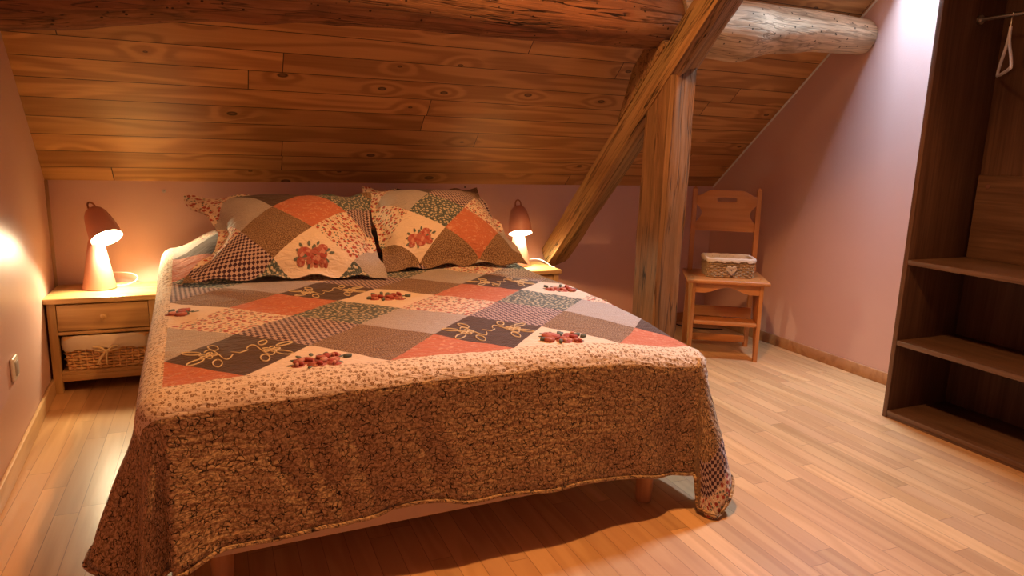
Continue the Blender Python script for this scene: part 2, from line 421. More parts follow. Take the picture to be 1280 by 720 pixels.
# ------------------------------------------------------------------ old timbers
def log(name, keys, mats, label, seed, n=34, rough=1.0, x0cap=True):
    bm = bmesh.new()
    N = 90
    rings = []
    for i in range(N + 1):
        x = keys[0][0] + (keys[-1][0] - keys[0][0]) * i / N
        for a, b in zip(keys[:-1], keys[1:]):
            if a[0] <= x <= b[0]:
                f = (x - a[0]) / (b[0] - a[0]); f = f * f * (3 - 2 * f)
                y, z, r = [a[k] + (b[k] - a[k]) * f for k in (1, 2, 3)]; break
        ring = []
        for k in range(n):
            th = 2 * PI * k / n
            q = Vector((x * 1.3, math.cos(th) * .9 + seed, math.sin(th) * .9))
            rr = r * (1 + rough * (.09 * noise.noise(q * 1.1) + .05 * noise.noise(q * 3.1) + .02 * noise.noise(q * 9)))
            ring.append(bm.verts.new((x, y + rr * math.cos(th), z + rr * math.sin(th))))
        rings.append(ring)
    for a, b in zip(rings[:-1], rings[1:]):
        for k in range(n): bm.faces.new((a[k], a[(k + 1) % n], b[(k + 1) % n], b[k]))
    bm.faces.new(rings[0]); bm.faces.new(rings[-1])
    return tag(obj(name, bm, mats), label, 'roof beam')
log('purlin_log', [(-.69, 2.90, 1.655, .165), (.11, 2.87, 1.735, .143), (.39, 2.86, 1.752, .137), (1.0, 2.85, 1.752, .138), (1.60, 2.85, 1.760, .132), (1.985, 2.86, 1.766, .124)],
    M['oldX'], 'long dark brown log beam running under the board ceiling above the bed', 3.0)
log('purlin_log', [(1.99, 2.85, 1.768, .124), (2.1, 2.85, 1.758, .135), (2.36, 2.85, 1.758, .142), (2.62, 2.85, 1.785, .112), (2.9, 2.855, 1.802, .100), (3.214, 2.86, 1.806, .094)],
    M['paleX'], 'short log beam coloured pale for daylight, with rounded end set into the right pink wall', 8.0, rough=.8)

def timber(name, p0, p1, w, hts, mats, label, seed, axis, sect=None):
    """hewn beam: section polygon swept from p0 to p1 with an uneven surface"""
    bm = bmesh.new()
    p0 = Vector(p0); p1 = Vector(p1); t = (p1 - p0); L = t.length; t.normalize()
    N = 44; rings = []
    sx = Vector((1, 0, 0)); sy = sx.cross(t) if abs(t.x) < .9 else Vector((0, 1, 0))
    pts = []
    m = len(sect)
    for k in range(m):
        a = Vector(sect[k]); b = Vector(sect[(k + 1) % m])
        for j in range(5):
            f = j / 5
            q = a.lerp(b, f)
            pts.append(q)
    for i in range(N + 1):
        c = p0 + t * (L * i / N)
        ring = []
        for q in pts:
            d = 1 + .0
            w3 = c * 2.2 + Vector((q[0] * 9 + seed, q[1] * 9, 0))
            off = .010 * noise.noise(w3) + .005 * noise.noise(w3 * 3.2)
            qq = Vector((q[0], q[1])); ql = qq.length or 1
            qq = qq * (1 + off / ql)
            ring.append(c + sx * qq[0] + sy * qq[1])
        rings.append([bm.verts.new(v) for v in ring])
    n = len(pts)
    for a, b in zip(rings[:-1], rings[1:]):
        for k in range(n): bm.faces.new((a[k], a[(k + 1) % n], b[(k + 1) % n], b[k]))
    bm.faces.new(rings[0]); bm.faces.new(rings[-1])
    # store in own frame so that grain runs along the beam
    z = t; x = sx; y = z.cross(x)
    if axis == 'X': R = Matrix((z, x, z.cross(x))).transposed()
    else: R = Matrix((x, y, z)).transposed()
    R4 = Matrix.Translation(p0) @ R.to_4x4()
    xf(bm, R4.inverted())
    o = obj(name, bm, mats, angle=40); o.matrix_world = R4
    return tag(o, label, 'timber')
ztop = lambda y: 1.324 + .9 * (3.101 - y)
c90 = math.cos(math.atan(.9))
hl, hr = .185 * c90, .135 * c90
# section in (X, perpendicular) with perpendicular pointing away from the roof
XC = 1.98
def rsec(s): return [(-.08, 0), (-.03, .012 * s), (.05, .012 * s), (.08, -.004 * s), (.085, -hr * s * .8), (.06, -hr * s), (-.035, -hl * s), (-.078, -hl * s * .93)]
ya, yb = 3.962, 1.95
pa = Vector((XC, ya, ztop(ya))); pb = Vector((XC, yb, ztop(yb)))
tdir = (pb - pa).normalized(); syv = Vector((1, 0, 0)).cross(tdir)
sgn = 1 if syv.z > 0 else -1
timber('rafter', pa, pb, 0, 0, M['oldR'], 'slanting old brown beam rising from behind the right nightstand past the post', 1.0, 'X', rsec(sgn))
timber('post', (1.976, 2.78, 0), (2.002, 2.78, 1.575), 0, 0, M['oldZ'], 'upright cracked old timber post beside the foot-right side of the bed', 5.0, 'Z',
       [(-.080, -.10), (-.04, -.104), (.04, -.104), (.056, -.098), (.060, .06), (.05, .085), (-.06, .09), (-.082, .08)])
bm = bmesh.new()
tri = [(3.16, ztop(3.16) + .005), (2.76, ztop(2.76) + .005), (2.80, 1.70), (2.93, 1.655), (3.02, 1.575)]
a = [bm.verts.new((1.905, y, z)) for y, z in tri]; b = [bm.verts.new((2.02, y, z)) for y, z in tri]
bm.faces.new(a); bm.faces.new(b)
for k in range(5): bm.faces.new((a[k], a[(k + 1) % 5], b[(k + 1) % 5], b[k]))
bmesh.ops.bevel(bm, geom=bm.edges[:], offset=.006, segments=2, affect='EDGES')
tag(obj('wedge_block', bm, M['oldR']), 'dark wooden wedge between the slanting beam and the log above it', 'timber')

# ------------------------------------------------------------------ bed
TH = math.radians(1.7)
BO = Vector((-.135, 1.748, 0))
W, L, ZQ = 1.55, 2.06, .598
def bedw(x, y, z):
    return Vector((BO.x + x * math.cos(TH) - y * math.sin(TH), BO.y + x * math.sin(TH) + y * math.cos(TH), z))
bed = tag(empty('bed', bedw(W / 2, 0, 0), TH), 'double bed base on wooden legs under the patchwork quilt', 'bed')
def bl(x, y, z): return (x - W / 2, y, z)
bm = bmesh.new(); box(bm, bl(.0, -.022, .125), bl(W - .0, L - .03, .33), .02); obj('base', bm, M['base'], bed)
bm = bmesh.new(); box(bm, bl(.015, -.005, .335), bl(W - .03, L - .03, .535), .07, seg=4); obj('mattress', bm, M['matt'], bed)
for (x, y) in ((.11, .06), (1.432, .035), (.11, 1.95), (1.432, 1.95)):
    bm = bmesh.new(); lathe(bm, [(0, 0), (.024, 0), (.027, .004), (.032, .14), (0, .14)], 24, Matrix.Translation(bl(x, y, 0)))
    obj('leg', bm, M['beech'], bed)

RR = .062
def sstep(a, b, x):
    t = max(0, min(1, (x - a) / (b - a))); return t * t * (3 - 2 * t)
def bumpf(x, c, w): return math.exp(-((x - c) / w) ** 2)
def rad(d): return d * PI / 180
HANG = .445
def s_hem(r): return sstep(.18, .445, r)
def drape(u, v):
    """flat quilt coordinates (metres from the bed's foot-left corner) -> world"""
    ax = -u if u < 0 else (u - W if u > W else 0.0); sx = -1 if u < 0 else 1
    by = -v if v < 0 else 0.0
    cx = min(max(u, 0), W); cy = max(v, 0)
    rho = math.hypot(ax, by)
    hump = .125 * sstep(1.22, 1.70, cy) * (.35 + .65 * sstep(-.02, .22, min(cx, W - cx)))
    top = ZQ + hump - .012 * (sstep(.25, 0, cx) + sstep(.30, 0, W - cx)) - .012 * sstep(.3, 0, cy) - .040 * bumpf(cx, W, .30) * bumpf(cy, 0, .40)
    p = Vector((u * 3.1, v * 3.1, 0))
    top += .0045 * noise.noise(p * 1.7) + .0022 * noise.noise(p * 6)
    if rho == 0: return bedw(u, v, top)
    dx, dy = sx * ax / rho, -by / rho
    ph = math.degrees(math.atan2(by, ax))                 # 0 = side, 90 = foot
    if by == 0:                                            # a side
        if sx < 0:
            be = 2 + 18 * bumpf(cy, -.02, .24) - 3 * bumpf(cy, .62, .15) + 3 * math.sin(cy * 9 + .6) * sstep(.3, .7, cy)
            be -= 3 * sstep(1.2, 1.8, cy)
        else: be = 3 + 3 * bumpf(cy, .0, .2) + 1.5 * math.sin(cy * 8)
    elif ax == 0:                                          # the foot
        be = 3.0 + 2.0 * math.sin(cx * 7.5 + .8) + 1.3 * math.sin(cx * 17 + 2) + 7 * bumpf(cx, 0, .10) - 2 * bumpf(cx, .3, .12) - 5 * bumpf(cx, W - .08, .06)
        be += 2.0 * bumpf(cx, W - .22, .10)
    else:
        if sx < 0:
            be = 18 * bumpf(ph, 5, 17) + 8 * bumpf(ph, 62, 15) + 2.5
            be = be * 1.0 + (10.3 - 6) * sstep(70, 90, ph) * .2
        else: be = 4 + 12 * bumpf(ph, 27, 19) + 2 * sstep(20, 0, ph) - 3 * sstep(75, 90, ph)
    be = rad(be)
    if ax > 0 and by > 0:
        if sx > 0:
            pa = rad(90 * sstep(4, 52, ph)); dx, dy = math.cos(pa), -math.sin(pa)
        rho *= min(1, (.60 if sx > 0 else .565) * max(math.cos(rad(ph)), math.sin(rad(ph))) / HANG)
    arc = RR * PI / 2
    if rho < arc:
        off = RR * math.sin(rho / RR); drop = RR * (1 - math.cos(rho / RR))
    else:
        s = rho - arc
        g = sstep(0, .18, s)
        off = RR + s * math.sin(be) * (.4 + .6 * g); drop = RR + s * math.cos(be)
        # creases
        q = Vector((u * 4, v * 4, 2))
        amp = sstep(.02, .2, s)
        off += amp * (.006 * noise.noise(q * 1.5) + .003 * noise.noise(q * 4.5))
        if ax == 0 or ph > 60:
            for k, (c0, w0) in enumerate(((.17, .016), (.27, .02), (.40, .02), (.58, .03))):
                off += -amp * .009 * bumpf(u, c0 + s * (.55 - .08 * k), w0) * sstep(.55, .1, abs(s - .12))
    z = top - drop
    if ax == 0 and s_hem(rho): z += s_hem(rho) * (.016 + .010 * math.sin(u * 11 + 1) + .006 * math.sin(u * 23)) * sstep(1.25, .8, u) * sstep(0, .12, u)
    if z < .014:
        off += (.014 - z) * .5; z = .014 + .004 * math.sin(u * 40)
    # rounded plan corner
    return bedw(cx + dx * off, cy + dy * off, z)

def surf(u, v, h):
    e = .004
    a = drape(u, v); n = (drape(u + e, v) - a).cross(drape(u, v + e) - a)
    n.normalize(); return a + n * h

def cloth_2d(u0, u1, v0, v1, step, d, off, rows, extra=()):
    """flat sheet cut along every patch seam"""
    bm = bmesh.new()
    nu = round((u1 - u0) / step); nv = round((v1 - v0) / step)
    g = [[bm.verts.new((u0 + (u1 - u0) * i / nu, v0 + (v1 - v0) * j / nv, 0)) for j in range(nv + 1)] for i in range(nu + 1)]
    for i in range(nu):
        for j in range(nv): bm.faces.new((g[i][j], g[i + 1][j], g[i + 1][j + 1], g[i][j + 1]))
    for k in range(-rows, rows + 1):
        for no in ((1, -1, 0), (1, 1, 0)):
            co = Vector((off[0], off[1], 0)) + Vector(no) * (k + .5) * d / 2
            bmesh.ops.bisect_plane(bm, geom=bm.verts[:] + bm.edges[:] + bm.faces[:], dist=1e-5, plane_co=co, plane_no=no)
    for co, no in extra:
        bmesh.ops.bisect_plane(bm, geom=bm.verts[:] + bm.edges[:] + bm.faces[:], dist=1e-5, plane_co=co, plane_no=no)
    return bm

def finish_uv(bm):
    uv = bm.loops.layers.uv.verify()
    for f in bm.faces:
        for l in f.loops: l[uv].uv = l.vert.co.xy
    return uv

def blob(bm, uv, c, rx, ry, rot, mat, sf, h, n=10):
    pts = []
    for k in range(n):
        a = 2 * PI * k / n
        x, y = rx * math.cos(a), ry * math.sin(a)
        pts.append((c[0] + x * math.cos(rot) - y * math.sin(rot), c[1] + x * math.sin(rot) + y * math.cos(rot)))
    vs = [bm.verts.new(sf(p[0], p[1], h)) for p in pts]
    f = bm.faces.new(vs); f.material_index = FK.index(mat)
    for l, p in zip(f.loops, pts): l[uv].uv = p

def ribbon(bm, uv, pts, w, mat, sf, h):
    prev = None
    for i, p in enumerate(pts):
        a = Vector(pts[max(i - 1, 0)]); b = Vector(pts[min(i + 1, len(pts) - 1)])
        t = (b - a).normalized(); n = Vector((-t.y, t.x)) * w / 2
        q0 = Vector(p) - n; q1 = Vector(p) + n
        cur = (bm.verts.new(sf(q0.x, q0.y, h)), bm.verts.new(sf(q1.x, q1.y, h)), q0, q1)
        if prev:
            f = bm.faces.new((prev[0], cur[0], cur[1], prev[1])); f.material_index = FK.index(mat)
            for l, q in zip(f.loops, (prev[2], cur[2], cur[3], prev[3])): l[uv].uv = q
        prev = cur

def bouquet(bm, uv, c, s, rot, sf, inside=lambda p: True):
    rnd = random.Random(int(c[0] * 1000 + c[1] * 77))
    R = Matrix.Rotation(rot, 2)
    def P(x, y):
        q = R @ Vector((x * s, y * s)); return (c[0] + q.x, c[1] + q.y)
    for (x, y, a, ln) in ((-.62, .25, 2.6, .26), (-.5, .55, 2.0, .2), (-.1, .62, 1.5, .22), (.35, .6, 1.0, .2), (.75, .2, .3, .24), (.95, .05, .1, .2), (-.8, -.12, 3.3, .22), (.6, -.3, -.6, .24), (-.3, -.5, -2., .2), (.1, .35, 1.2, .3), (-.45, 0, 3, .3), (.45, .05, 0, .3)):
        p = P(x, y)
        if inside(p): blob(bm, uv, p, ln * s * .7, ln * s * .33, a + rot, 'leafg', sf, .0014, 8)
    for (x, y, r) in ((-.38, .12, .30), (.28, .0, .36), (-.05, -.30, .26), (.55, .33, .2), (-.62, -.25, .17), (.45, -.42, .18)):
        p = P(x, y)
        if not inside(p): continue
        blob(bm, uv, p, r * s * 1.2, r * s * 1.05, 0, 'rose3', sf, .0020, 10)
        for k in range(5):
            a = k * 1.26 + rnd.random()
            q = P(x + math.cos(a) * r * .55, y + math.sin(a) * r * .5)
            blob(bm, uv, q, r * s * .46, r * s * .30, a + rot, ('rose2', 'rose1', 'rose3')[k % 3], sf, .0022 + .0001 * k, 8)
        blob(bm, uv, p, r * s * .22, r * s * .22, 0, 'rose3', sf, .0030, 8)

def vine(bm, uv, c, s, sf, rot=0.0):
    R = Matrix.Rotation(rot, 2)
    def P(x, y):
        q = R @ Vector((x * s, y * s)); return (c[0] + q.x, c[1] + q.y)
    w = .0028
    def loop(cx, cy, rx, ry, a, n=14):
        return [P(cx + rx * math.cos(k * 2 * PI / n) * math.cos(a) - ry * math.sin(k * 2 * PI / n) * math.sin(a),
                  cy + rx * math.cos(k * 2 * PI / n) * math.sin(a) + ry * math.sin(k * 2 * PI / n) * math.cos(a)) for k in range(n + 1)]
    for m in (-1, 1):
        ribbon(bm, uv, [P(m * (.12 + .45 * f), .32 * math.sin(f * 5.2 + .4) * (1 if m > 0 else -1)) for f in [k / 18 for k in range(19)]], w, 'thread', sf, .0022)
        for (x, y, a) in ((.78, .22, .5), (.72, -.24, -.7), (.42, .42, 1.3), (.38, -.45, -1.6)):
            ribbon(bm, uv, loop(m * x, y, .17, .075, a * m), w, 'thread', sf, .0024)
        for k in range(5):
            a = k * 1.257
            ribbon(bm, uv, loop(m * .52 + .09 * math.cos(a), -.02 + .09 * math.sin(a), .07, .045, a, 9), w, 'thread', sf, .0026)
    ribbon(bm, uv, [P(-.14, .05), P(0, -.07), P(.14, .05)], w, 'thread', sf, .0022)

DP, V0 = .37, .028
U1 = 5 * DP
BW = .108
bm = cloth_2d(-HANG, W + HANG, -HANG, L + .02, .022, DP, (0, V0), 14,
    [((0, 0, 0), (1, 0, 0)), ((U1, 0, 0), (1, 0, 0)), ((0, V0, 0), (0, 1, 0)), ((-BW, 0, 0), (1, 0, 0)), ((U1 + BW, 0, 0), (1, 0, 0)), ((0, V0 - BW, 0), (0, 1, 0))])
uv = finish_uv(bm)
pat = {}
for f in bm.faces:
    c = f.calc_center_median()
    out = max(-c.x, c.x - U1, V0 - c.y)
    if c.x > W + .02 and c.y < -.02 and 14 < math.degrees(math.atan2(-c.y, c.x - W)) < 50 and max(-c.y, c.x - W) > HANG - .15:
        k = 'P' if max(-c.y, c.x - W) < HANG - .075 else 'F'
    elif out > BW: k = 'K'
    elif out > 0: k = 'C'
    else:
        k, pu, pv = patch_kind(c.x, c.y - V0, DP)
        pat[(round(pu, 3), round(pv + V0, 3))] = k
    f.material_index = FK.index(k)
for v in bm.verts: v.co = drape(v.co.x, v.co.y)
for (pu, pv), k in pat.items():
    if k == 'D' and 0 < pu < W + .1 and V0 < pv < 1.6: vine(bm, uv, (pu, pv), .155, surf)
    if k == 'R' and -.05 < pu < W and pv < 1.4:
        ins = lambda p: p[1] > V0 + .004 and p[0] > .004
        bouquet(bm, uv, (pu, pv + (.05 if pv < V0 + .01 else 0)), .085, 0, surf, ins)
quilt = obj('quilt', bm, FM, None, angle=0)
tag(quilt, 'patchwork quilt with brown crackle border spread over the bed', 'quilt')
# give the sheet its own thickness
md = quilt.modifiers.new('Solidify', 'SOLIDIFY'); md.thickness = .008; md.offset = -1
bm = bmesh.new()
def edge_pts(fn, n): return [fn(k / n) for k in range(n + 1)]
hem = edge_pts(lambda f: surf(-HANG, 2.05 - f * (2.05 + HANG), .003), 110) + edge_pts(lambda f: surf(-HANG + f * (W + 2 * HANG), -HANG, .003), 150)[1:] + edge_pts(lambda f: surf(W + HANG, -HANG + f * (2.05 + HANG), .003), 110)[1:]
tube(bm, hem, .0055, 6)
h_ = obj('hem_binding', bm, F['K'], quilt)
uvmap(h_, lambda c: (c.x + c.y, c.z))
for (a0, a1, hgt) in (((1.60, .93), (1.63, .80), .022), ((1.615, .83), (1.64, .70), .017), ((1.60, .62), (1.63, .52), .012)):
    bm = bmesh.new(); P0, P1 = drape(*a0), drape(*a1)
    tube(bm, [P0.lerp(P1, f) + Vector((.01 * math.sin(f * 9), 0, .003 + hgt * math.sin(f * PI) * (.6 + .4 * math.sin(f * 14)))) for f in [k / 16 for k in range(17)]], .0011, 5)
    obj('loose_thread', bm, F['thread'], quilt)

# ------------------------------------------------------------------ pillows
def pillow(name, BL, BR, tilt, H, thick, d, off, kinds, label, roll=0.0, motif=None, flop=0.0, squeeze=0.0, pull=0.0):
    BL = Vector(BL); BR = Vector(BR)
    ex = (BR - BL); Wd = ex.length; ex.normalize()
    yy = Vector((0, 0, 1)).cross(ex); yy.normalize()
    ey = yy * math.cos(tilt) + Vector((0, 0, 1)) * math.sin(tilt)
    ez = ex.cross(ey)
    fl = .035
    def pos(u, v, side, h=0.0):
        s = min(max(u / Wd, 0), 1); t_ = min(max(v / H, 0), 1)
        a = 2 * s - 1; b = 2 * t_ - 1
        prof = (max(0, 1 - abs(a) ** 2.6) ** .6) * (max(0, 1 - abs(b) ** 2.4) ** .58)
        # edges drawn in between the corners
        x = u - a * (.030 + (pull if a < 0 else 0)) * (1 - b * b) * abs(a) - a * squeeze * Wd * .5 * max(0, b)
        y = v - b * .026 * (1 - a * a) * abs(b)
        if flop:
            k = sstep(.35, -.05, u / Wd) * sstep(.45, 1.05, v / H); x -= .055 * k; y -= .07 * k
            x -= .02 * sstep(.3, 0, u / Wd) * sstep(.4, 0, v / H)
        out = max(-u, u - Wd, -v, v - H, 0)
        q = Vector((u * 5, v * 5, side * 3))
        z = side * thick * prof * (1.0 if side > 0 else .55)
        z += prof * (.010 * noise.noise(q) + .004 * noise.noise(q * 3.3))
        z += .012 * math.sin((u + v) * 34) * sstep(0, fl, out) + side * .0025
        # lower edge relaxes onto the bed, upper-left corner flops
        z -= .03 * sstep(.25, 0, t_) * 0
        z -= flop * sstep(.30, 0, s) * sstep(.55, 1, t_)
        P = BL + ex * x + ey * y + ez * (z + h)
        floor_z = ZQ + .010
        if P.z < floor_z: P.z = floor_z + (P.z - floor_z) * .08
        return P
    bm = bmesh.new()
    out = cloth_2d(-fl, Wd + fl, -fl, H + fl, .02, d, off, 8)
    uvl = finish_uv(out)
    for f in out.faces:
        c = f.calc_center_median()
        A = round(((c.x - off[0]) - (c.y - off[1])) / d); B = round(((c.x - off[0]) + (c.y - off[1])) / d)
        f.material_index = FK.index(kinds.get((A, B), 'SGTPF'[(A * 3 + B * 5) % 5]))
    r = bmesh.ops.duplicate(out, geom=out.verts[:] + out.edges[:] + out.faces[:])
    back = set(g for g in r['geom'] if isinstance(g, bmesh.types.BMVert))
    bf = [g for g in r['geom'] if isinstance(g, bmesh.types.BMFace)]
    bmesh.ops.reverse_faces(out, faces=bf)
    for v in out.verts: v.co = pos(v.co.x, v.co.y, -1 if v in back else 1)
    if motif:
        for (mu, mv, ms, rot) in motif:
            bouquet(out, uvl, (mu, mv), ms, rot, lambda a, b, h: pos(a, b, 1, h + .002))
    me = bpy.data.meshes.new(name); 
    out.to_mesh(me); out.free(); bm.free()
    for m in FM: me.materials.append(m)
    for p in me.polygons: p.use_smooth = True
    o = bpy.data.objects.new(name, me); COL.objects.link(o)
    return tag(o, label, 'pillow', 'pillows on the bed')
# (A,B) steps from the patch at the lattice origin
pillow('pillow', (-.075, 2.99, .622), (.635, 2.93, .622), rad(29), .585, .105, .33, (.285, .20),
    {(0, 0): 'S', (0, 1): 'O', (1, 1): 'F', (1, 0): 'R', (-1, 0): 'G', (0, -1): 'P', (-1, 1): 'D', (0, 2): 'T', (1, 2): 'P', (2, 1): 'G', (2, 0): 'T', (-1, -1): 'F', (-2, 0): 'F', (1, -1): 'T', (2, 2): 'O'},
    'plump patchwork pillow with a large brown diamond, nearest the left nightstand', motif=[(.445, .045, .085, .1)], flop=-.02, pull=.07)
pillow('pillow', (.72, 3.06, .625), (1.372, 3.10, .628), rad(31), .585, .11, .30, (.29, .295),
    {(0, 0): 'T', (1, 0): 'O', (0, -1): 'R', (-1, 0): 'G', (0, 1): 'P', (-1, -1): 'F', (1, 1): 'F', (1, -1): 'S', (-1, 1): 'D', (2, 0): 'S', (0, -2): 'S'},
    'patchwork pillow with a teal flowered diamond, nearest the right bedside lamp', motif=[(.15, .10, .082, .2)], squeeze=.13)

# ------------------------------------------------------------------ nightstands
def wicker(bm, wx, wy, h, taper, rows, r, wav, stakes):
    """rectangular woven basket, open at the top, base centre at the origin"""
    def path(z, f, ph):
        kx = wx / 2 * (1 - taper * (1 - z / h)); ky = wy / 2 * (1 - taper * (1 - z / h)); cr = .022
        per = 4 * (kx + ky); n = stakes * 4
        P = []
        for i in range(n):
            s = per * i / n
            if s < 2 * kx: p = Vector((-kx + s, -ky, z)); nn = Vector((0, -1, 0))
            elif s < 2 * kx + 2 * ky: p = Vector((kx, -ky + s - 2 * kx, z)); nn = Vector((1, 0, 0))
            elif s < 4 * kx + 2 * ky: p = Vector((kx - (s - 2 * kx - 2 * ky), ky, z)); nn = Vector((0, 1, 0))
            else: p = Vector((-kx, ky - (s - 4 * kx - 2 * ky), z)); nn = Vector((-1, 0, 0))
            # round the corners
            ax = max(0, abs(p.x) - (kx - cr)); ay = max(0, abs(p.y) - (ky - cr))
            if ax > 0 and ay > 0:
                v = Vector((ax, ay)); l = max(ax, ay); v = v.normalized() * l if v.length else v
                p.x = math.copysign(kx - cr + v.x, p.x); p.y = math.copysign(ky - cr + v.y, p.y)
            P.append(p + nn * f * math.cos(PI * i / 2 + ph))
        return P
    for k in range(rows):
        z = h * (k + .5) / rows
        tube(bm, path(z, wav, PI * (k % 2)), r, 6, closed=True)
    mid0 = path(.0, 0, 0); mid1 = path(h, 0, 0)
    for i in range(0, stakes * 4, 2): tube(bm, [mid0[i], mid1[i]], r * .75, 5)
    tube(bm, path(h, 0, 0), r * 1.5, 6, closed=True)
    box(bm, (-wx / 2 * (1 - taper) + .006, -wy / 2 * (1 - taper) + .006, 0), (wx / 2 * (1 - taper) - .006, wy / 2 * (1 - taper) - .006, .006))
    return path

def liner(wx, wy, top, low, bulge, thick=.005, inner=.10):
    """cloth lining turned over the rim"""
    bm = bmesh.new()
    n = 96; prof = [(-.010, top - inner), (-.008, top - .01), (-.004, top + .006), (.006, top + .009), (.012, top + .002), (.013 + bulge, (top + low) / 2), (.012 + bulge * .6, low)]
    rings = []
    for o, z in prof:
        ring = []
        for i in range(n):
            a = 2 * PI * i / n; p = 7
            c, s = math.cos(a), math.sin(a)
            k = (abs(c) ** p + abs(s) ** p) ** (-1 / p)
            zz = z + (.004 * math.sin(i * .9) + .003 * math.sin(i * 2.3)) * (1 if z == low else .25)
            ring.append(bm.verts.new((c * k * (wx / 2 + o), s * k * (wy / 2 + o), zz)))
        rings.append(ring)
    for a, b in zip(rings[:-1], rings[1:]):
        for i in range(n): bm.faces.new((a[i], a[(i + 1) % n], b[(i + 1) % n], b[i]))
    return bm

def nightstand(loc, w, d, h, label, drawer_part=True):
    t = tag(empty('nightstand', loc), label, 'nightstand', 'wooden nightstands')
    bm = bmesh.new(); box(bm, (-w / 2 - .012, -.014, h - .026), (w / 2 + .012, d, h), .006); obj('top', bm, M['acac'], t)
    for sx in (-1, 1):
        for y0 in (0, d - .034):
            bm = bmesh.new(); x0 = sx * (w / 2 - .017)
            box(bm, (x0 - .017, y0, 0), (x0 + .017, y0 + .034, h - .026), .003); obj('leg', bm, M['acacZ'], t)
        bm = bmesh.new(); x0 = sx * (w / 2 - .012)
        box(bm, (x0 - .007, .034, .06), (x0 + .007, d - .034, h - .026)); obj('side_panel', bm, M['acacZ'], t)
    bm = bmesh.new(); box(bm, (-w / 2 + .034, d - .016, .06), (w / 2 - .034, d - .006, h - .026)); obj('back_panel', bm, M['acac'], t)
    bm = bmesh.new(); box(bm, (-w / 2 + .034, .008, .085), (w / 2 - .034, d - .02, .10), .002)
    box(bm, (-w / 2 + .034, .004, .055), (w / 2 - .034, .022, .085), .002); obj('shelf', bm, M['acac'], t)
    bm = bmesh.new(); box(bm, (-w / 2 + .036, .006, h - .155), (w / 2 - .036, .022, h - .034), .003)
    dr = obj('drawer', bm, M['acac'], t)
    bm = bmesh.new(); box(bm, (-w / 2 + .034, .010, h - .175), (w / 2 - .034, .024, h - .160), .002); obj('rail', bm, M['acac'], t)
    bm = bmesh.new(); lathe(bm, [(0, 0), (.007, 0), (.007, .010), (.013, .016), (.014, .022), (.009, .027), (0, .028)], 20,
        Matrix.Translation((0, .006, h - .092)) @ Matrix.Rotation(PI / 2, 4, 'X')); obj('knob', bm, M['acac'], dr)
    return t
NL = (-.495, 3.592, 0); NLW, NLD, NLH = .44, .345, .448
nightstand(NL, NLW, NLD, NLH, 'honey-coloured wooden nightstand with drawer and open shelf, left of the bed')
NR = (1.688, 3.612, 0); NRH = .478
nightstand(NR, .335, .335, NRH, 'wooden nightstand mostly hidden behind the bed, under the slanting beam')

# basket on the left nightstand's shelf
bk = tag(empty('basket', (NL[0], NL[1] + .155, .1015)), 'honey wicker basket with cream liner and bow inside the left nightstand', 'basket')
bm = bmesh.new(); wicker(bm, .345, .27, .155, .06, 11, .0058, .0075, 22); obj('wicker_body', bm, M['wick'], bk)
obj('liner', liner(.345, .27, .155, .098, .004), M['linen'], bk)
bm = bmesh.new()
yb = -.27 / 2 - .018
for m in (-1, 1):
    tube(bm, [(m * .002, yb - .004, .088), (m * .028, yb - .012, .112), (m * .050, yb - .010, .112), (m * .046, yb - .008, .096), (m * .002, yb - .004, .088)], .0055, 6)
    tube(bm, [(m * .002, yb - .004, .088), (-.012 + m * .012, yb - .010, .060), (-.020 + m * .018, yb - .006, .030)], .005, 6)
lathe(bm, [(0, -.009), (.008, -.005), (.008, .005), (0, .009)], 12, Matrix.Translation((0, yb - .008, .088)))
obj('ribbon_bow', bm, M['rib'], bk)

